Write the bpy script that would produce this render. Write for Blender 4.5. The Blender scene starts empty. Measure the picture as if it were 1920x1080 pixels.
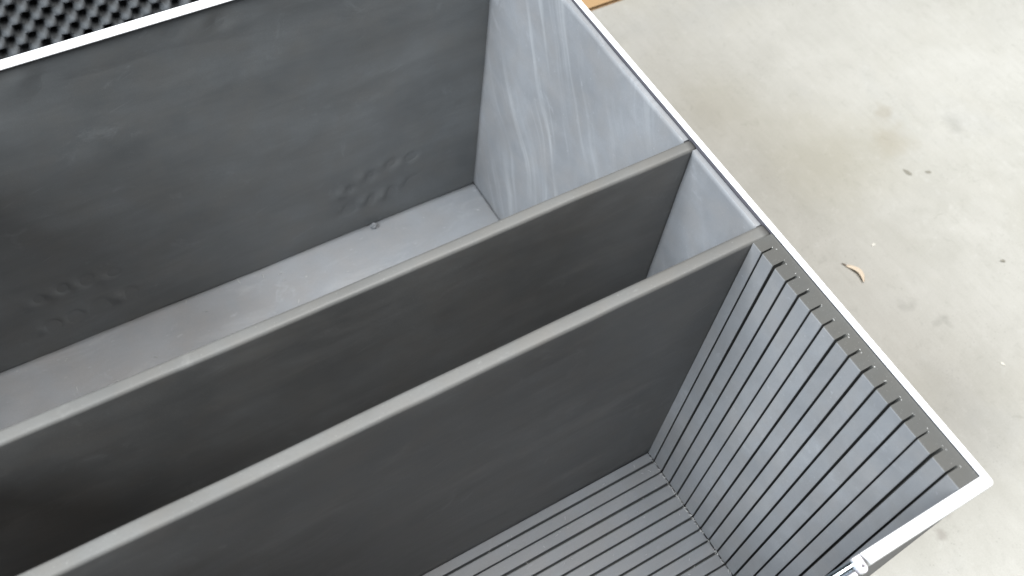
import bpy, bmesh, math, random
from mathutils import Matrix, Vector, noise
random.seed(7)
sc = bpy.context.scene
C = sc.collection
Z0 = 0.70                      # height of the case rim above the concrete

# ------------------------------------------------------------------ camera
cam_d = bpy.data.cameras.new('camera')
cam = bpy.data.objects.new('camera', cam_d)
C.objects.link(cam)
sc.camera = cam
rx = Vector((0.8576908, -0.5063284, 0.0894316))
ry = Vector((-0.3848510, -0.7475358, -0.5413685))
rz = Vector((0.3409636, 0.4299090, -0.8360156))
m = Matrix.Identity(4)
for i in range(3):
    m[i][0] = rx[i]; m[i][1] = -ry[i]; m[i][2] = -rz[i]
m[0][3], m[1][3], m[2][3] = -0.7378, -0.0602, 0.9876 + Z0
cam.matrix_world = m
cam_d.sensor_width = 36.0
cam_d.lens = 36.0 * 1886.78 / 1920.0
cam_d.clip_start = 0.02
cam_d.clip_end = 200
cam_d.dof.use_dof = True
cam_d.dof.focus_distance = 1.42
cam_d.dof.aperture_fstop = 4.6

# ------------------------------------------------------------------ light
world = bpy.data.worlds.new('World')
sc.world = world
world.use_nodes = True
bg = world.node_tree.nodes['Background']
bg.inputs[0].default_value = (0.98, 0.99, 1.0, 1)
bg.inputs[1].default_value = 0.06

def area(name, loc, target, sx, sy, power, col):
    d = bpy.data.lights.new(name, 'AREA')
    d.shape = 'RECTANGLE'; d.size = sx; d.size_y = sy; d.energy = power; d.color = col
    o = bpy.data.objects.new(name, d); C.objects.link(o)
    o.location = loc
    o.rotation_euler = (Vector(target) - Vector(loc)).to_track_quat('-Z', 'Y').to_euler()
    return o

# the open garage door on the left, and soft light coming down from above
area('door_light', (-4.0, 0.35, 3.5), (0, 0.5, 0.5), 3.2, 2.6, 640, (0.90, 0.96, 1.0))
area('overhead_light', (0.75, 0.30, 4.3), (0.1, 0.55, 0.0), 2.8, 2.8, 245, (1.0, 0.985, 0.955))

sc.view_settings.view_transform = 'Standard'
sc.view_settings.look = 'None'
sc.view_settings.gamma = 1
sc.view_settings.exposure = 0
sc.view_settings.use_curve_mapping = False
sc.cycles.max_bounces = 8

# ------------------------------------------------------------------ materials
class NT:
    def __init__(self, name):
        self.m = bpy.data.materials.new(name); self.m.use_nodes = True
        self.t = self.m.node_tree; self.b = self.t.nodes['Principled BSDF']
        self.pos = self.t.nodes.new('ShaderNodeNewGeometry').outputs['Position']
    def n(self, kind, **kw):
        x = self.t.nodes.new(kind)
        for k, v in kw.items(): setattr(x, k, v)
        return x
    def put(self, sock, v):
        if hasattr(v, 'is_output'): self.t.links.new(v, sock)
        else: sock.default_value = v
    def mapping(self, vec, scale=(1, 1, 1), rot=(0, 0, 0), loc=(0, 0, 0)):
        x = self.n('ShaderNodeMapping')
        self.put(x.inputs[0], vec)
        x.inputs['Location'].default_value = loc
        x.inputs['Rotation'].default_value = rot
        x.inputs['Scale'].default_value = scale
        return x.outputs[0]
    def noise(self, vec, scale, detail=4, rough=0.55, dist=0.0):
        x = self.n('ShaderNodeTexNoise')
        self.put(x.inputs['Vector'], vec)
        x.inputs['Scale'].default_value = scale; x.inputs['Detail'].default_value = detail
        x.inputs['Roughness'].default_value = rough; x.inputs['Distortion'].default_value = dist
        return x.outputs['Fac']
    def remap(self, v, a, b, c=0.0, d=1.0):
        x = self.n('ShaderNodeMapRange'); self.put(x.inputs[0], v)
        for i, q in enumerate((a, b, c, d)): x.inputs[i + 1].default_value = q
        return x.outputs[0]
    def math(self, op, a, b=0.0):
        x = self.n('ShaderNodeMath', operation=op); self.put(x.inputs[0], a); self.put(x.inputs[1], b)
        return x.outputs[0]
    def mix(self, f, a, b, blend='MIX'):
        x = self.n('ShaderNodeMix', data_type='RGBA', blend_type=blend)
        self.put(x.inputs[0], f); self.put(x.inputs[6], a); self.put(x.inputs[7], b)
        return x.outputs[2]
    def bump(self, h, strength=0.2, dist=0.002):
        x = self.n('ShaderNodeBump'); x.inputs['Strength'].default_value = strength
        x.inputs['Distance'].default_value = dist
        self.put(x.inputs['Height'], h); self.t.links.new(x.outputs[0], self.b.inputs['Normal'])
    def out(self, col, rough=0.6, metal=0.0, spec=0.5):
        self.put(self.b.inputs['Base Color'], col); self.put(self.b.inputs['Roughness'], rough)
        self.b.inputs['Metallic'].default_value = metal
        self.b.inputs['Specular IOR Level'].default_value = spec
        return self.m

def c4(r, g, b): return (r, g, b, 1)

def foam(name, col, scuff=(0, 0, 0), scuff_amt=0.0, streak=None, rough=0.5, rand=0.0, mott=0.14):
    t = NT(name)
    cloud = t.noise(t.pos, 7.0, 5, 0.6)
    fine = t.noise(t.pos, 420.0, 3, 0.6)
    c = t.mix(t.remap(cloud, 0.3, 0.7), c4(*[x * (1 - mott) for x in col]), c4(*[x * (1 + mott) for x in col]))
    tint = t.noise(t.mapping(t.pos, loc=(4, 9, 2)), 16.0, 3, 0.6)
    c = t.mix(t.remap(tint, 0.4, 0.65, 0, 0.5), c, c4(col[0] * 1.06, col[1] * 0.98, col[2] * 0.90))
    smear = t.noise(t.mapping(t.pos, scale=(2.2, 10, 11), rot=(0, 0.12, 0)), 2.0, 6, 0.68, 0.5)
    c = t.mix(t.remap(smear, 0.40, 0.66, 0, mott * 2.0), c, c4(*[x * 0.62 for x in col]))
    wear = t.noise(t.mapping(t.pos, loc=(2.1, 3.3, 7.7)), 13.0, 5, 0.7, 0.7)
    c = t.mix(t.remap(wear, 0.61, 0.74, 0, 0.42), c, c4(*[min(1, x * 1.75) for x in col]))
    scr = t.noise(t.mapping(t.mapping(t.pos, rot=(0.2, 0.35, 0)), scale=(3, 130, 150)), 1.0, 2, 0.5)
    c = t.mix(t.remap(scr, 0.70, 0.76, 0, 0.25), c, c4(*[min(1, x * 1.9) for x in col]))
    c = t.mix(t.remap(fine, 0.3, 0.7, 0, 0.35), c, c4(*[x * 0.8 for x in col]))
    h = fine
    if streak:
        wn = t.n('ShaderNodeTexNoise'); t.put(wn.inputs['Vector'], t.pos); wn.inputs['Scale'].default_value = 4.5; wn.inputs['Detail'].default_value = 1
        wv = t.n('ShaderNodeVectorMath', operation='MULTIPLY_ADD'); t.put(wv.inputs[0], wn.outputs['Color'])
        wv.inputs[1].default_value = (0.0, 0.10, 0.10); t.put(wv.inputs[2], t.pos)
        v = t.mapping(t.mapping(wv.outputs[0], rot=streak[1]), scale=streak[0])
        s = t.noise(v, 1.0, 3, 0.55, 0.5)
        patch = t.noise(t.pos, 5.0, 2, 0.5)
        s1 = t.math('MULTIPLY', t.remap(s, 0.50, 0.72), t.remap(patch, 0.38, 0.62))
        c = t.mix(t.math('MULTIPLY', s1, scuff_amt), c, c4(*scuff))
    elif scuff_amt:
        v = t.mapping(t.pos, scale=(3, 9, 9))
        s = t.noise(v, 2.2, 5, 0.65, 0.6)
        c = t.mix(t.math('MULTIPLY', t.remap(s, 0.55, 0.8), scuff_amt), c, c4(*scuff))
    if rand:
        oi = t.n('ShaderNodeObjectInfo').outputs['Random']
        c = t.mix(t.remap(oi, 0, 1, 0.0, rand), c, c4(*[x * 0.6 for x in col]))
    dust = t.noise(t.pos, 900.0, 1, 0.5)
    c = t.mix(t.remap(dust, 0.74, 0.80, 0, 0.35), c, c4(0.6, 0.6, 0.58))
    t.bump(h, 0.25, 0.0006)
    return t.out(c, t.remap(cloud, 0.3, 0.7, rough - 0.06, rough + 0.08), 0, 0.45)

GREY = (0.205, 0.213, 0.228)
M = {}
M['foam'] = foam('grey_foam', GREY, (0.28, 0.285, 0.29), 0.25)
M['foam_back'] = foam('charcoal_foam', (0.142, 0.150, 0.155), (0.18, 0.19, 0.19), 0.2, mott=0.2)
M['foam_cut_shade'] = foam('cut_and_shade_foam', (0.066, 0.067, 0.064), (0.10, 0.10, 0.097), 0.2, rough=0.6)
M['foam_floor'] = foam('lightened_floor_foam', (0.245, 0.255, 0.272), (0.36, 0.37, 0.385), 0.5, mott=0.1)  # base colour lifted to stand in for light falling on the bay floors
M['foam_end'] = foam('scuffed_foam', GREY, (0.33, 0.34, 0.355), 0.55,
                     streak=((6.0, 46.0, 2.2), (math.radians(27), 0, 0)))
M['foam_rib'] = foam('slotted_foam', (0.210, 0.218, 0.232), (0.28, 0.285, 0.29), 0.2, rand=0.25)
M['foam_divider'] = foam('divider_foam', (0.118, 0.118, 0.117), (0.20, 0.195, 0.19), 0.30, rough=0.46, mott=0.24)

M['foam_edge'] = foam('divider_edging', (0.118, 0.118, 0.115), (0.17, 0.168, 0.165), 0.25, rough=0.5)

def egg_mat():
    t = NT('convoluted_foam'); f = t.noise(t.pos, 500, 3)
    c = t.mix(f, c4(0.045, 0.048, 0.052), c4(0.088, 0.094, 0.100))
    t.bump(f, 0.3, 0.0008)
    return t.out(c, 0.85, 0, 0.2)
M['egg'] = egg_mat()

def alu_mat():
    t = NT('brushed_aluminium')
    v = t.mapping(t.pos, scale=(1, 1, 1)); f = t.noise(v, 260, 3); g = t.noise(t.pos, 14, 4)
    c = t.mix(t.remap(g, 0.35, 0.7), c4(0.88, 0.885, 0.90), c4(0.80, 0.80, 0.82))
    t.bump(f, 0.15, 0.0003)
    return t.out(c, t.remap(g, 0.3, 0.7, 0.42, 0.55), 0.35, 0.5)
M['alu'] = alu_mat()

def chrome_mat():
    t = NT('chromed_steel'); g = t.noise(t.pos, 60, 3)
    return t.out(c4(0.60, 0.70, 0.76), t.remap(g, 0.3, 0.7, 0.06, 0.16), 1.0)  # teal in the base colour stands in for a mirrored reflection
M['chrome'] = chrome_mat()

def plate_mat():
    t = NT('zinc_plate'); g = t.noise(t.pos, 90, 3)
    c = t.mix(g, c4(0.52, 0.50, 0.53), c4(0.60, 0.58, 0.61))
    return t.out(c, 0.38, 0.3)
M['plate'] = plate_mat()

def lam_mat():
    t = NT('grey_laminate'); g = t.noise(t.pos, 300, 3)
    c = t.mix(g, c4(0.06, 0.058, 0.068), c4(0.09, 0.086, 0.10)); t.bump(g, 0.3, 0.0006)
    return t.out(c, 0.5)
M['laminate'] = lam_mat()

def concrete_mat():
    t = NT('concrete')
    base = t.noise(t.pos, 1.7, 6, 0.6, 0.4)
    c = t.mix(t.remap(base, 0.38, 0.62), c4(0.468, 0.460, 0.422), c4(0.540, 0.532, 0.498))
    m2 = t.noise(t.mapping(t.pos, loc=(3, 1, 0)), 6.5, 7, 0.68, 0.5)
    c = t.mix(t.remap(m2, 0.42, 0.66, 0, 0.6), c, c4(0.565, 0.556, 0.52))
    warm = t.noise(t.mapping(t.pos, loc=(7.3, 2.2, 0)), 2.6, 4, 0.55, 0.3)
    c = t.mix(t.remap(warm, 0.50, 0.75, 0, 0.5), c, c4(0.42, 0.405, 0.345))
    bl = t.noise(t.mapping(t.pos, loc=(1.3, 8.2, 0)), 3.3, 4, 0.55, 0.2)
    c = t.mix(t.remap(bl, 0.55, 0.8, 0, 0.5), c, c4(0.43, 0.438, 0.44))
    # trowel strokes
    tr = t.noise(t.mapping(t.pos, scale=(70, 9, 1), rot=(0, 0, math.radians(28))), 1.0, 5, 0.7, 0.3)
    c = t.mix(t.remap(tr, 0.45, 0.75, 0, 0.22), c, c4(0.36, 0.352, 0.315))
    grain = t.noise(t.pos, 340, 3, 0.7)
    c = t.mix(t.remap(grain, 0.42, 0.75, 0, 0.28), c, c4(0.33, 0.325, 0.30))
    pore = t.n('ShaderNodeTexVoronoi'); t.put(pore.inputs['Vector'], t.pos); pore.inputs['Scale'].default_value = 120
    pm = t.math('MULTIPLY', t.remap(pore.outputs['Distance'], 0.10, 0.24, 1, 0), t.remap(t.noise(t.pos, 9, 2), 0.5, 0.62))
    c = t.mix(t.math('MULTIPLY', pm, 0.35), c, c4(0.25, 0.245, 0.22))
    blot = t.noise(t.mapping(t.pos, loc=(5.1, 0.6, 0)), 38, 5, 0.72, 0.4)
    c = t.mix(t.remap(blot, 0.56, 0.74, 0, 0.35), c, c4(0.33, 0.325, 0.295))
    c = t.mix(t.remap(blot, 0.44, 0.28, 0, 0.35), c, c4(0.60, 0.595, 0.57))
    # small dark stains
    st = t.noise(t.mapping(t.pos, loc=(0.4, 5.7, 0)), 19, 3, 0.6, 0.8)
    c = t.mix(t.remap(st, 0.69, 0.78, 0, 0.45), c, c4(0.28, 0.27, 0.235))
    # a few old spills
    wob = t.n('ShaderNodeTexNoise'); t.put(wob.inputs['Vector'], t.pos); wob.inputs['Scale'].default_value = 22; wob.inputs['Detail'].default_value = 4
    wp = t.n('ShaderNodeVectorMath', operation='MULTIPLY_ADD'); t.put(wp.inputs[0], wob.outputs['Color'])
    wp.inputs[1].default_value = (0.09, 0.09, 0); t.put(wp.inputs[2], t.pos)
    for (sx, sy, rad, amt, colr) in ((0.945, 0.755, 0.075, 0.38, (0.34, 0.30, 0.215)), (0.99, 0.83, 0.03, 0.35, (0.33, 0.29, 0.22)), (0.76, 0.80, 0.20, 0.30, (0.37, 0.34, 0.255)),
                                      (0.40, 0.035, 0.030, 0.50, (0.24, 0.21, 0.19)), (0.375, -0.005, 0.020, 0.45, (0.24, 0.21, 0.19)), (0.66, 0.40, 0.022, 0.35, (0.29, 0.285, 0.26)), (0.70, 0.33, 0.020, 0.35, (0.29, 0.285, 0.26)),
                                      (1.12, 0.72, 0.03, 0.35, (0.29, 0.285, 0.26)), (0.64, 1.02, 0.15, 0.30, (0.38, 0.355, 0.28))):
        dd = t.n('ShaderNodeVectorMath', operation='DISTANCE'); t.put(dd.inputs[0], wp.outputs[0]); dd.inputs[1].default_value = (sx + 0.045, sy + 0.045, 0)
        c = t.mix(t.remap(dd.outputs['Value'], rad, rad * 0.25, 0, amt), c, c4(*colr))
    t.bump(t.math('ADD', t.math('MULTIPLY', m2, 0.6), t.math('MULTIPLY', grain, 0.4)), 0.25, 0.002)
    return t.out(c, t.remap(m2, 0.3, 0.7, 0.55, 0.75), 0, 0.35)
M['concrete'] = concrete_mat()

def stain_mat():
    t = NT('mud_stain')
    return t.out(t.mix(t.noise(t.pos, 180, 4), c4(0.20, 0.19, 0.16), c4(0.36, 0.345, 0.295)), 0.9)
M['grit'] = stain_mat()

def card_mat(name, a, b):
    t = NT(name)
    f = t.noise(t.mapping(t.pos, scale=(8, 160, 8)), 1.0, 4, 0.6)
    return t.out(t.mix(f, c4(*a), c4(*b)), 0.8, 0, 0.25)
M['card'] = card_mat('kraft_card', (0.53, 0.34, 0.175), (0.60, 0.40, 0.22))
M['card_core'] = card_mat('kraft_core', (0.30, 0.19, 0.10), (0.42, 0.27, 0.14))
M['leaf'] = card_mat('dry_leaf', (0.74, 0.62, 0.49), (0.80, 0.70, 0.57))
M['leaf_stalk'] = card_mat('leaf_stalk', (0.12, 0.08, 0.05), (0.2, 0.14, 0.09))
M['lint'] = card_mat('pale_lint', (0.50, 0.50, 0.49), (0.62, 0.62, 0.61))
M['chip'] = card_mat('pale_chip', (0.75, 0.73, 0.66), (0.85, 0.83, 0.77))

# ------------------------------------------------------------------ helpers
def link(name, me, mat, parent=None):
    o = bpy.data.objects.new(name, me); C.objects.link(o)
    if mat is not None and not me.materials: me.materials.append(M[mat])
    if parent is not None:
        o.parent = parent
        o.matrix_parent_inverse = ROOTINV.get(parent.name, Matrix.Identity(4))
    return o
ROOTINV = {}

def empty(name, loc, label, cat):
    o = bpy.data.objects.new(name, None); C.objects.link(o)
    o.location = loc; o.empty_display_size = 0.1
    o['label'] = label; o['category'] = cat
    ROOTINV[o.name] = Matrix.Translation(-Vector(loc))
    return o

def finish(bm, name, mat, parent, smooth=False):
    bmesh.ops.recalc_face_normals(bm, faces=bm.faces)
    me = bpy.data.meshes.new(name); bm.to_mesh(me); bm.free()
    if smooth:
        for p in me.polygons: p.use_smooth = True
    return link(name, me, mat, parent)

def box_bm(x0, x1, y0, y1, z0, z1, bev=0.0, seg=2, skip=None):
    bm = bmesh.new()
    bmesh.ops.create_cube(bm, size=1.0)
    for v in bm.verts:
        v.co = Vector((x0 + (v.co.x + .5) * (x1 - x0), y0 + (v.co.y + .5) * (y1 - y0), z0 + (v.co.z + .5) * (z1 - z0)))
    if bev:
        ed = [e for e in bm.edges if not (skip and skip(e))]
        bmesh.ops.bevel(bm, geom=ed, offset=bev, segments=seg, profile=0.5, affect='EDGES')
    return bm

def box(name, x0, x1, y0, y1, z0, z1, mat, parent, bev=0.0, seg=2, skip=None):
    return finish(box_bm(x0, x1, y0, y1, z0 + Z0, z1 + Z0, bev, seg, skip), name, mat, parent)

def prism(name, pts, z0, z1, mat, parent, bev=0.0, seg=2):
    bm = bmesh.new()
    a = [bm.verts.new((x, y, z0 + Z0)) for x, y in pts]
    b = [bm.verts.new((x, y, z1 + Z0)) for x, y in pts]
    bm.faces.new(a); bm.faces.new(b)
    n = len(pts)
    for i in range(n): bm.faces.new((a[i], a[(i + 1) % n], b[(i + 1) % n], b[i]))
    bmesh.ops.recalc_face_normals(bm, faces=bm.faces)
    if bev:
        ed = [e for e in bm.edges if abs(e.verts[0].co.z - e.verts[1].co.z) < 1e-6]
        bmesh.ops.bevel(bm, geom=ed, offset=bev, segments=seg, profile=0.5, affect='EDGES')
    return finish(bm, name, mat, parent)

def sheet(name, org, U, V, N, lu, lv, thick, nu, nv, disp, mat, parent, vtop=None):
    """foam sheet: front face is a displaced grid, closed behind with real thickness.
    U,V unit axes, N the front normal; disp(u,v)-> metres; vtop(u)-> length along V there"""
    org, U, V, N = Vector(org), Vector(U), Vector(V), Vector(N)
    bm = bmesh.new(); g = []
    for i in range(nu + 1):
        u = lu * i / nu; L = vtop(u) if vtop else lv
        row = []
        for j in range(nv + 1):
            v = L * j / nv
            row.append(bm.verts.new(org + U * u + V * v + N * disp(u, v)))
        g.append(row)
    for i in range(nu):
        for j in range(nv): bm.faces.new((g[i][j], g[i + 1][j], g[i + 1][j + 1], g[i][j + 1]))
    for f in bm.faces: f.smooth = True
    ring = [g[i][0] for i in range(nu + 1)] + [g[nu][j] for j in range(1, nv + 1)] + \
           [g[i][nv] for i in range(nu - 1, -1, -1)] + [g[0][j] for j in range(nv - 1, 0, -1)]
    back = []
    for v in ring:
        d = (v.co - org).dot(N)
        back.append(bm.verts.new(v.co - N * (thick + d)))
    k = len(ring)
    for i in range(k): bm.faces.new((ring[i], ring[(i + 1) % k], back[(i + 1) % k], back[i]))
    bm.faces.new(back)
    bmesh.ops.recalc_face_normals(bm, faces=bm.faces)
    me = bpy.data.meshes.new(name); bm.to_mesh(me); bm.free()
    for v in me.vertices: v.co.z += Z0
    return link(name, me, mat, parent)

def fn(x, y, s, seed=0.0): return noise.noise(Vector((x * s, y * s, seed)))
def gauss(d2, r): return math.exp(-d2 / (2 * r * r))

# ------------------------------------------------------------------ ground
bm = bmesh.new()
vs = [bm.verts.new(p) for p in ((-14, -14, 0), (14, -14, 0), (14, 14, 0), (-14, 14, 0))]
bm.faces.new(vs)
ground = finish(bm, 'concrete_floor', 'concrete', None)
ground['kind'] = 'structure'; ground['label'] = 'pale mottled concrete floor around the case'

# ------------------------------------------------------------------ the case
LX = -1.005                     # inner left end
BY = 1.0461                     # back wall face
case = empty('storage_case', ((LX) / 2, 0.52, 0), 'large open foam lined case with white aluminium rim and two dividers', 'case')

box('side_panel', 0.0004, 0.0084, -0.0010, 1.0555, -0.698, -0.0024, 'laminate', case)
box('side_panel', LX - 0.0084, LX - 0.0004, -0.0010, 1.0555, -0.698, -0.0024, 'laminate', case)
box('front_panel', LX - 0.0084, 0.0084, -0.0100, -0.0015, -0.698, -0.012, 'laminate', case)
box('back_panel', LX - 0.0005, 0.0005, BY + 0.0008, BY + 0.0088, -0.698, -0.0032, 'laminate', case)
box('bottom_panel', LX - 0.0005, 0.0005, -0.001, BY, -0.697, -0.686, 'laminate', case)

# aluminium rim: four lengths, the front one cut away at the latch
def arc(cx, cy, r, a0, a1, n=6):
    return [(cx + r * math.cos(math.radians(a0 + (a1 - a0) * i / n)), cy + r * math.sin(math.radians(a0 + (a1 - a0) * i / n))) for i in range(n + 1)]
RO, FO = 0.0088, -0.0145
rim = prism('rim', [(-0.1793, 0.0), (-0.1735, FO)] + arc(RO - 0.006, FO + 0.006, 0.006, -90, 0) + [(RO, 0.0)], -0.014, 0.0, 'alu', case, 0.0012)
rim['label'] = 'wide white front rim with a rounded corner'
prism('rim', [(-0.83, 0.0), (-0.83, FO), (-0.258, FO), (-0.258, 0.0)], -0.014, 0.0, 'alu', case, 0.0012)
prism('rim', [(0.0, 0.0), (RO, 0.0), (RO, 1.0385), (0.0, 1.0385)], -0.0022, 0.0, 'alu', case, 0.0008)
prism('rim', [(LX - RO, 0.0), (LX, 0.0), (LX, 1.0385), (LX - RO, 1.0385)], -0.0022, 0.0, 'alu', case, 0.0008)
prism('rim', [(LX - RO, 1.0386), (RO, 1.0386), (RO, 1.0560), (LX - RO, 1.0560)], -0.0028, 0.0, 'alu', case, 0.0012)

# --- lining of the end wall, one sheet for each compartment
def end_disp(seed):
    return lambda u, v: 0.0016 * fn(u, v, 5, seed) + 0.0007 * fn(u, v, 17, seed + 3)
def end_top(u):   # u measured from the back, the sheet stands a little proud there
    return 0.6558 - 0.0075 + 0.0045 * max(0.0, 1 - u / 0.32) + 0.0008 * fn(u, 0, 20, 9)
sheet('end_lining', (-0.0075, BY, -0.6558), (0, -1, 0), (0, 0, 1), (-1, 0, 0), BY - 0.5467, 0.65, 0.0070, 50, 60, end_disp(1.0), 'foam_end', case, end_top)
sheet('end_lining', (-0.0070, 0.5285, -0.6558), (0, -1, 0), (0, 0, 1), (-1, 0, 0), 0.5285 - 0.3892, 0.65, 0.0065, 20, 60, end_disp(5.0), 'foam_end', case,
      lambda u: 0.6558 - 0.0080 + 0.0005 * fn(u, 0, 30, 2))
sheet('end_lining', (LX + 0.0075, 0.3892, -0.6558), (0, 1, 0), (0, 0, 1), (1, 0, 0), BY - 0.3892, 0.65, 0.0070, 20, 30, end_disp(8.0), 'foam', case,
      lambda u: 0.649)

# --- back wall lining, dented by the bolts of the hardware outside
dots = [(-0.285, -0.520), (-0.240, -0.502), (-0.198, -0.492), (-0.156, -0.495), (-0.288, -0.577), (-0.241, -0.574), (-0.199, -0.575), (-0.1555, -0.5675),
        (-0.850, -0.497), (-0.810, -0.492), (-0.772, -0.494), (-0.728, -0.501), (-0.850, -0.580), (-0.813, -0.578), (-0.771, -0.578), (-0.715, -0.573)]
DR = [(random.random(), random.random(), random.random()) for _ in dots]
def back_disp(u, v):
    x = LX + u; z = v - 0.6558
    d = 0.0022 * fn(x, z, 3.0, 4) + 0.0007 * fn(x, z, 11, 6)
    for gx, gz in ((-0.22, -0.535), (-0.785, -0.535)):
        d += 0.0016 * gauss(((x - gx) / 1.5) ** 2 + (z - gz) ** 2, 0.052)
    for k, (px, pz) in enumerate(dots):
        r2 = ((x - px) * (0.75 + 0.5 * DR[k][2])) ** 2 + (z - pz) ** 2
        if r2 < 0.004:
            d -= 0.0046 * (0.55 + 0.7 * DR[k][0]) * gauss(r2, 0.0065 + 0.0045 * DR[k][1])
            d += 0.0024 * (0.5 + DR[k][2]) * gauss((x - px + 0.017) ** 2 + (z - pz - 0.012 * (DR[k][1] - 0.4)) ** 2, 0.010)
    zc = -0.052 - 0.012 * math.sin((x + 0.75) * 3.6)                # long crease below the rim
    d += 0.0012 * math.tanh((z - zc) / 0.020) * gauss((z - zc) ** 2, 0.045)
    for px, pz, a in ((-0.4626, -0.0375, -0.0022), (-0.5276, -0.0319, -0.0012), (-0.705, -0.040, -0.0014), (-0.735, -0.030, 0.0014), (-0.485, -0.03, 0.0014)):
        d += a * gauss((x - px) ** 2 + (z - pz) ** 2, 0.011)
    return d
sheet('back_lining', (LX, BY, -0.6558), (1, 0, 0), (0, 0, 1), (0, -1, 0), -LX - 0.0005, 0.6525, 0.0004, 240, 170, back_disp, 'foam_back', case)

# --- compartment floors
def floor_disp(u, v): return 0.0022 * fn(u, v, 6, 2.5) + 0.0008 * fn(u, v, 25, 1)
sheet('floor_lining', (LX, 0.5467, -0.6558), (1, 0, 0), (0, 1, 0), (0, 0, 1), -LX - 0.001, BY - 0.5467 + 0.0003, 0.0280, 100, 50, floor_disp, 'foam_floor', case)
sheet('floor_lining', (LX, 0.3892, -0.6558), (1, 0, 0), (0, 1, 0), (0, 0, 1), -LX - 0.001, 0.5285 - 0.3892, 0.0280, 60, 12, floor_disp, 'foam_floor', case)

# --- dividers: padded boards with a rounded, slightly wavy top
def divider(y0, y1, top, seed, label):
    n = 90; bm = bmesh.new(); prof = []
    r = 0.0052; h = y1 - y0
    prof = [(0, -0.684)] + [(0, top - 0.62 + 0.62 * k / 12 - r) for k in range(13)]
    prof += [(r - r * math.cos(a), top - r + r * math.sin(a)) for a in [math.pi / 2 * k / 5 for k in range(1, 6)]]
    prof += [(h - r + r * math.sin(a), top - r + r * math.cos(a)) for a in [math.pi / 2 * k / 5 for k in range(0, 6)]]
    prof += [(h, -0.3), (h, -0.684)]
    rows = []
    for i in range(n + 1):
        x = LX + (-LX - 0.0004) * i / n
        w = 0.0020 * math.sin(3.0 * (x + 0.1) + seed) * math.sin(math.pi * i / n)
        row = []
        for (py, pz) in prof:
            d = 0.0009 * fn(x, pz, 7, seed) + 0.0005 * fn(x, pz, 24, seed + 2)
            if py > h / 2: d = 0.0006 * fn(x, pz, 9, seed + 4)
            zz = pz + (0.0008 * fn(x, py, 8, seed) if pz > -0.1 else 0)
            row.append(bm.verts.new((x, y0 + py + w * (pz > -0.55) + d, zz + Z0)))
        rows.append(row)
    m_ = len(prof)
    for i in range(n):
        for j in range(m_ - 1): bm.faces.new((rows[i][j], rows[i + 1][j], rows[i + 1][j + 1], rows[i][j + 1]))
        bm.faces.new((rows[i][m_ - 1], rows[i + 1][m_ - 1], rows[i + 1][0], rows[i][0]))
    for f in bm.faces: f.smooth = True
    bm.faces.new(rows[0]); bm.faces.new(rows[n])
    o = finish(bm, 'divider', 'foam_divider', case)
    o.data.materials.append(M['foam_edge'])
    for p in o.data.polygons:
        if p.normal.z > 0.35: p.material_index = 1
    o['label'] = label
    return o
divider(0.5285, 0.5467, -0.0072, 0.3, 'divider between the wide rear bay and the narrow middle bay')
divider(0.3691, 0.3892, -0.0060, 1.4, 'divider next to the slotted front bay')

# --- slotted foam of the front bay: a backing with sixteen ribs
GY0, GP, GW = 0.3507, 0.02351, 0.0031
edges = [0.3690] + [GY0 - i * GP for i in range(15)] + [0.0004]
def rib_spans():
    out = []
    for i in range(16):
        a = edges[i] - (0 if i == 0 else GW / 2); b = edges[i + 1] + (0 if i == 15 else GW / 2)
        out.append((b, a))
    return out
TF, TB, LEDGE, F3 = 0.0311, 0.0135, -0.0030, -0.650
def cut_top(me, wall=0):        # sawn top shows the darker core; slot faces take their shade as colour
    me.materials.append(M['foam_cut_shade'])
    for p in me.polygons:
        if p.normal.z > 0.9 or abs(p.normal.y) > 0.95 or (wall and p.normal.x * wall > 0.9): p.material_index = 1
def slotted_wall(side):
    X = (lambda q: -q) if side > 0 else (lambda q: LX + q)
    lo, hi = sorted((X(0.0003), X(TB)))
    part = box('slotted_lining', lo, hi, 0.0004, 0.3690, -0.686, LEDGE, 'foam_rib', case)
    cut_top(part.data, -side)
    part['label'] = 'slotted foam block lining the end of the front bay'
    lo, hi = sorted((X(TB), X(TF)))
    face = X(TF)
    cache = {}
    for i, (b, a) in enumerate(rib_spans()):
        w = round(a - b, 4)
        if w not in cache:
            sk = lambda e: all(abs(v.co.x - X(TB)) < 1e-5 for v in e.verts) or all(abs(v.co.y) > w / 2 - 1e-5 and abs(v.co.x - X(TB)) < 1e-5 for v in e.verts)
            bmm = box_bm(lo, hi, -w / 2, w / 2, F3 + 0.0015 + Z0, LEDGE + Z0, 0.0)
            ed = [e for e in bmm.edges if all(abs(v.co.x - face) < 1e-5 for v in e.verts)]
            bmesh.ops.bevel(bmm, geom=ed, offset=0.0011, segments=2, profile=0.5, affect='EDGES')
            bmesh.ops.recalc_face_normals(bmm, faces=bmm.faces)
            me = bpy.data.meshes.new('rib'); bmm.to_mesh(me); bmm.free(); me.materials.append(M['foam_rib']); cut_top(me)
            cache[w] = me
        o = link('rib', cache[w], None, part)
        o.matrix_parent_inverse = Matrix.Identity(4)
        o.location = (0, (a + b) / 2 + random.uniform(-0.0003, 0.0003) * (0 < i < 15), 0)
        o.rotation_euler = (random.uniform(-0.0009, 0.0009) * (0 < i < 15), 0, 0)
slotted_wall(1)
slotted_wall(-1)
part = box('slotted_floor', LX + TB + 0.001, -TB - 0.001, 0.0006, 0.3688, -0.686, F3 - 0.015, 'foam_rib', case)
part['label'] = 'slotted foam floor of the front bay'
part.data.materials.append(M['foam_cut_shade'])
for p in part.data.polygons: p.material_index = 1  # slot bottoms coloured dark to deepen their shade
cache = {}
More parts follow.
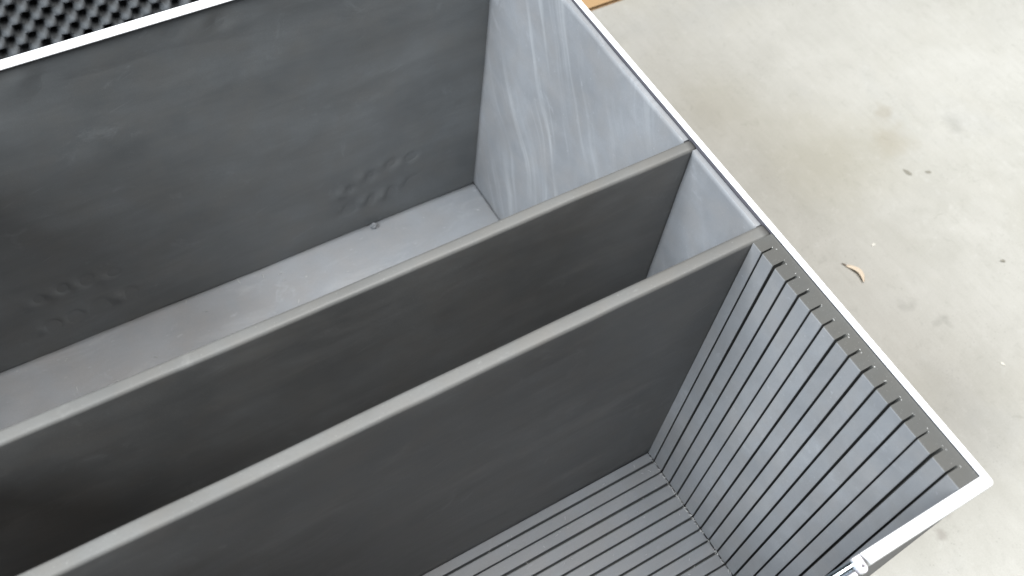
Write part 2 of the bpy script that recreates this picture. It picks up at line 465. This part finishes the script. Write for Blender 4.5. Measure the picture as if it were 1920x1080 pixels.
for i, (b, a) in enumerate(rib_spans()):
    w = round(a - b - 0.0004, 4)
    if w not in cache:
        bmm = box_bm(LX + TF + 0.001, -TF - 0.0002, -w / 2, w / 2, F3 - 0.015 + Z0, F3 + Z0, 0.0)
        ed = [e for e in bmm.edges if all(abs(v.co.z - F3 - Z0) < 1e-5 for v in e.verts)]
        bmesh.ops.bevel(bmm, geom=ed, offset=0.0011, segments=2, profile=0.5, affect='EDGES')
        bmesh.ops.recalc_face_normals(bmm, faces=bmm.faces)
        me = bpy.data.meshes.new('rib'); bmm.to_mesh(me); bmm.free(); me.materials.append(M['foam_rib'])
        me.materials.append(M['foam_cut_shade'])
        cache[w] = me
    o = link('rib', cache[w], None, part)
    o.matrix_parent_inverse = Matrix.Identity(4)
    o.location = (0, (a + b) / 2 + random.uniform(-0.0005, 0.0005), random.uniform(-0.0008, 0.0008))
    o.rotation_euler = (0, 0, random.uniform(-0.0008, 0.0008))

# --- latch let into the front rim
latch = box('latch', -0.2578, -0.1775, -0.0142, -0.0002, -0.014, -0.0065, 'laminate', case, 0.001)
latch['label'] = 'chromed latch let into the front rim'
tab_pts = [(-0.1905, 0.0), (-0.1925, -0.0115)] + arc(-0.1868, -0.0130, 0.0055, 175, 360, 12) + [(-0.1803, 0.0)]
plate = prism('plate', tab_pts, -0.0064, 0.0006, 'plate', latch, 0.0008)
plate.matrix_parent_inverse = Matrix.Identity(4)
def disc(name, cx, cy, r, z0, z1, mat, parent, n=20):
    o = prism(name, [(cx + r * math.cos(2 * math.pi * i / n), cy + r * math.sin(2 * math.pi * i / n)) for i in range(n)], z0, z1, mat, parent, min(r, z1 - z0) * 0.4)
    o.matrix_parent_inverse = Matrix.Identity(4)
    return o
disc('rivet', -0.1857, -0.0118, 0.0019, 0.0005, 0.0016, 'laminate', latch)
def bar(name, x0, x1, cy, cz, r, a0, a1, mat, parent, wob=0.0):
    bm = bmesh.new(); n, k = 40, 14; rows = []
    for i in range(n + 1):
        x = x0 + (x1 - x0) * i / n
        rr = r * (1 + wob * math.sin(i * 0.9) + wob * 0.6 * math.sin(i * 2.1))
        rows.append([bm.verts.new((x, cy + rr * math.cos(math.radians(a0 + (a1 - a0) * j / k)), Z0 + cz + rr * math.sin(math.radians(a0 + (a1 - a0) * j / k)))) for j in range(k + 1)])
    for i in range(n):
        for j in range(k): bm.faces.new((rows[i][j], rows[i + 1][j], rows[i + 1][j + 1], rows[i][j + 1]))
        bm.faces.new((rows[i][k], rows[i + 1][k], rows[i + 1][0], rows[i][0]))
    for f in bm.faces: f.smooth = True
    bm.faces.new(rows[0]); bm.faces.new(rows[n])
    o = finish(bm, name, mat, parent); o.matrix_parent_inverse = Matrix.Identity(4)
    return o
bar('hook', -0.2570, -0.1912, -0.0055, -0.0065, 0.0052, -10, 190, 'chrome', latch, 0.0)
st = box('strike_bar', -0.2570, -0.1950, -0.0175, -0.0118, -0.0120, -0.0015, 'plate', latch, 0.0012)
st.matrix_parent_inverse = Matrix.Identity(4)

# --- lid, hinged on the back rim and leaning back
TILT = math.radians(18)
lidm = Matrix.Translation((0, 1.0640, -0.034 + Z0)) @ Matrix.Rotation(-TILT, 4, 'X')
LH = 1.05
def lid_obj(o, parent):
    o.data.transform(Matrix.Translation((0, 0, -Z0))); o.data.transform(lidm)
    o.matrix_parent_inverse = ROOTINV['storage_case'] if parent is case else Matrix.Identity(4)
lid = box('lid', LX - RO, RO, 0.083, 0.092, 0.0, LH, 'laminate', case)
lid['label'] = 'lid leaning open behind the back rim'
lid_obj(lid, case)
for (a, b, z0, z1) in ((LX - RO, RO, 0.0, 0.009), (LX - RO, RO, LH - 0.009, LH), (LX - RO, LX - 0.001, 0.0095, LH - 0.0095), (0.001, RO, 0.0095, LH - 0.0095)):
    w = box('lid_side', a, b, 0.0085, 0.0825, z0, z1, 'laminate', lid); lid_obj(w, lid)
    w = box('lid_rim', a, b, -0.004, 0.0080, z0, z1, 'alu', lid, 0.001); lid_obj(w, lid)
WL = 0.0277
bm = bmesh.new(); nu, nv = 260, 270; g = []
x0, x1, s0, s1 = LX + 0.001, -0.001, 0.0100, LH - 0.010
ca, sa = math.cos(math.radians(-3.5)), math.sin(math.radians(-3.5))
for i in range(nu + 1):
    row = []
    for j in range(nv + 1):
        x = x0 + (x1 - x0) * i / nu; s = s0 + (s1 - s0) * j / nv
        a = 2 * math.pi / WL * (x * ca + s * sa + 0.006); b = 2 * math.pi / WL * (-x * sa + s * ca)
        cc = math.cos(a) * math.cos(b)
        hgt = (0.0105 * cc if cc > 0 else 0.0200 * cc) + 0.0008 * fn(x, s, 30)
        row.append(bm.verts.new((x, 0.022 - hgt, s + Z0)))
    g.append(row)
for i in range(nu):
    for j in range(nv): bm.faces.new((g[i][j], g[i + 1][j], g[i + 1][j + 1], g[i][j + 1])).smooth = True
ring = [g[i][0] for i in range(nu + 1)] + [g[nu][j] for j in range(1, nv + 1)] + [g[i][nv] for i in range(nu - 1, -1, -1)] + [g[0][j] for j in range(nv - 1, 0, -1)]
bk = [bm.verts.new((v.co.x, 0.0825, v.co.z)) for v in ring]
for i in range(len(ring)): bm.faces.new((ring[i], ring[(i + 1) % len(ring)], bk[(i + 1) % len(ring)], bk[i]))
bm.faces.new(bk)
egg = finish(bm, 'convoluted_foam', 'egg', lid); lid_obj(egg, lid)
egg['label'] = 'black egg crate foam inside the lid'

# ------------------------------------------------------------------ things lying about
card = empty('cardboard_sheet', (0.55, 1.72, 0), 'tan cardboard sheet lying flat on the concrete behind the case corner', 'cardboard')
def cb(name, x0, x1, y0, y1, z0, z1, mat):
    o = box(name, x0, x1, y0, y1, z0 - Z0, z1 - Z0, mat, card, 0.0004, 1); return o
cb('liner', 0.10, 1.20, 1.418, 2.05, 0.0005, 0.0018, 'card')
cb('liner', 0.10, 1.20, 1.418, 2.05, 0.0112, 0.0128, 'card')
bm = bmesh.new(); n = 160                                  # corrugated core
top, bot = [], []
for i in range(n + 1):
    x = 0.101 + 1.098 * i / n; z = 0.0065 + 0.0036 * math.sin(i * math.pi / 2 + 0.3)
    top.append((bm.verts.new((x, 1.4195, z + 0.0009)), bm.verts.new((x, 2.0485, z + 0.0009))))
    bot.append((bm.verts.new((x, 1.4195, z - 0.0009)), bm.verts.new((x, 2.0485, z - 0.0009))))
for i in range(n):
    bm.faces.new((top[i][0], top[i + 1][0], top[i + 1][1], top[i][1]))
    bm.faces.new((bot[i][0], bot[i + 1][0], bot[i + 1][1], bot[i][1]))
    bm.faces.new((top[i][0], top[i + 1][0], bot[i + 1][0], bot[i][0]))
    bm.faces.new((top[i][1], top[i + 1][1], bot[i + 1][1], bot[i][1]))
finish(bm, 'corrugated_core', 'card_core', card)

# curled leaf
leaf = empty('dry_leaf', (0.612, 0.506, 0), 'small curled tan leaf on the concrete beside the case', 'leaf')
bm = bmesh.new(); rows = []
for i in range(21):
    t = i / 20
    cx = 0.6075 + 0.0045 * t + 0.010 * math.sin(math.pi * t) ; cy = 0.530 - 0.050 * t
    w = 0.0105 * (math.sin(math.pi * min(1, 0.10 + 0.88 * t)) ** 0.7)
    row = []
    for j in range(7):
        q = j / 6 - 0.35
        row.append(bm.verts.new((cx + w * q * 1.25, cy + 0.15 * w * q, 0.0012 + 0.008 * q * q + 0.004 * math.sin(math.pi * t) * (1 - j / 6) + 0.003 * t * t)))
    rows.append(row)
for i in range(20):
    for j in range(6): bm.faces.new((rows[i][j], rows[i + 1][j], rows[i + 1][j + 1], rows[i][j + 1])).smooth = True
lb = finish(bm, 'blade', 'leaf', leaf)
sm = lb.modifiers.new('thickness', 'SOLIDIFY'); sm.thickness = 0.0005
bm = bmesh.new(); rows = []
for i in range(7):
    t = i / 6
    p = Vector((0.6078 - 0.004 * t, 0.531 + 0.009 * t, 0.003 - 0.001 * t)); r = 0.0016 * (1 - 0.5 * t)
    rows.append([bm.verts.new(p + Vector((r * math.cos(a), 0, r * math.sin(a)))) for a in [2 * math.pi * k / 6 for k in range(6)]])
for i in range(6):
    for k in range(6): bm.faces.new((rows[i][k], rows[i][(k + 1) % 6], rows[i + 1][(k + 1) % 6], rows[i + 1][k]))
bm.faces.new(rows[0]); bm.faces.new(rows[6])
finish(bm, 'stalk', 'leaf_stalk', leaf)

def crumb(name, loc, size, mat, label, cat, flat=0.5, seed=0, stretch=(1, 1), rot=0.0):
    bm = bmesh.new(); bmesh.ops.create_icosphere(bm, subdivisions=2, radius=1)
    for v in bm.verts:
        k = 1 + 0.55 * noise.noise(v.co * 1.6 + Vector((seed, seed * 2, 0)))
        x, y, z = v.co * k * size
        x *= stretch[0]; y *= stretch[1]
        c, s = math.cos(rot), math.sin(rot)
        v.co = Vector((x * c - y * s, x * s + y * c, z * flat))
    zmin = min(v.co.z for v in bm.verts)
    for v in bm.verts: v.co.z -= zmin
    o = finish(bm, name, mat, None)
    o.location = loc; o['label'] = label; o['category'] = cat
    return o
crumb('grit_flake', (0.912, 0.663, 0.0), 0.0075, 'grit', 'larger grey dirt flake of the pair on the concrete', 'dirt', 0.12, 1, (0.7, 1.5), 0.35)
crumb('grit_flake', (0.957, 0.642, 0.0), 0.0055, 'grit', 'smaller dark dirt flake right of the larger one', 'dirt', 0.2, 2, (1.3, 0.6), -0.5)
crumb('grit_flake', (0.931, 0.380, 0.0), 0.0050, 'grit', 'lone dark dirt flake near the right edge', 'dirt', 0.3, 3, (1.2, 0.7), -0.6)
crumb('pale_chip', (0.740, 0.196, 0.0), 0.0042, 'chip', 'tiny white chip on the concrete at far right', 'chip', 0.35, 4, (0.6, 1.3), 0.3)
crumb('pale_chip', (0.700, 0.545, 0.0), 0.0040, 'chip', 'pale cream chip just above the curled leaf', 'chip', 0.3, 6, (1.5, 0.7), 0.2)
crumb('foam_crumb', (-0.2415, 1.036, Z0 - 0.655), 0.0065, 'foam_end', 'pale foam crumb at the foot of the back wall', 'crumb', 0.8, 5)

# lint and foam dust gathered in the corners of the front bay: too fine to count
bm = bmesh.new()
def sliver(p, L, ang, pitch, r=0.00035):
    d = Vector((math.cos(ang) * math.cos(pitch), math.sin(ang) * math.cos(pitch), math.sin(pitch)))
    n1 = d.orthogonal().normalized(); n2 = d.cross(n1)
    a = [bm.verts.new(p - d * L / 2 + (n1 * math.cos(q) + n2 * math.sin(q)) * r) for q in (0, 2.09, 4.19)]
    b = [bm.verts.new(p + d * L / 2 + (n1 * math.cos(q) + n2 * math.sin(q)) * r * 0.6) for q in (0, 2.09, 4.19)]
    for k in range(3): bm.faces.new((a[k], a[(k + 1) % 3], b[(k + 1) % 3], b[k]))
    bm.faces.new(a); bm.faces.new(b)
rd = random.Random(3)
for i in range(150):                                   # along the foot of the slotted wall
    y = rd.uniform(0.02, 0.366)
    sliver(Vector((-TF - abs(rd.gauss(0.001, 0.0015)), y, F3 + Z0 + abs(rd.gauss(0.0008, 0.001)))), rd.uniform(0.002, 0.006), rd.uniform(0, 6.28), rd.uniform(-0.3, 0.5))
for i in range(70):                                    # scattered on the slotted floor
    sliver(Vector((rd.uniform(-0.5, -0.04), rd.uniform(0.03, 0.36), F3 + Z0 + 0.0010)), rd.uniform(0.002, 0.006), rd.uniform(0, 6.28), 0.0, 0.0003)
for i in range(60):                                    # on the floor of the rear bay
    sliver(Vector((rd.uniform(-0.95, -0.02), rd.uniform(0.75, 1.04), Z0 - 0.6558 + 0.0022)), rd.uniform(0.003, 0.009), rd.uniform(0, 6.28), 0.0, 0.0004)
for i in range(15):                                    # at the ends of the slots
    yy = GY0 - i * GP
    for k in range(2): sliver(Vector((-TB + rd.uniform(-0.001, 0.003), yy + rd.uniform(-0.004, 0.004), Z0 + LEDGE + 0.0004)), 0.0018, rd.uniform(0, 6.28), 0.2, 0.0003)
lint = finish(bm, 'foam_lint', 'lint', None)
lint['kind'] = 'stuff'; lint['label'] = 'pale lint and foam dust scattered in the corners of the case'; lint['category'] = 'lint'
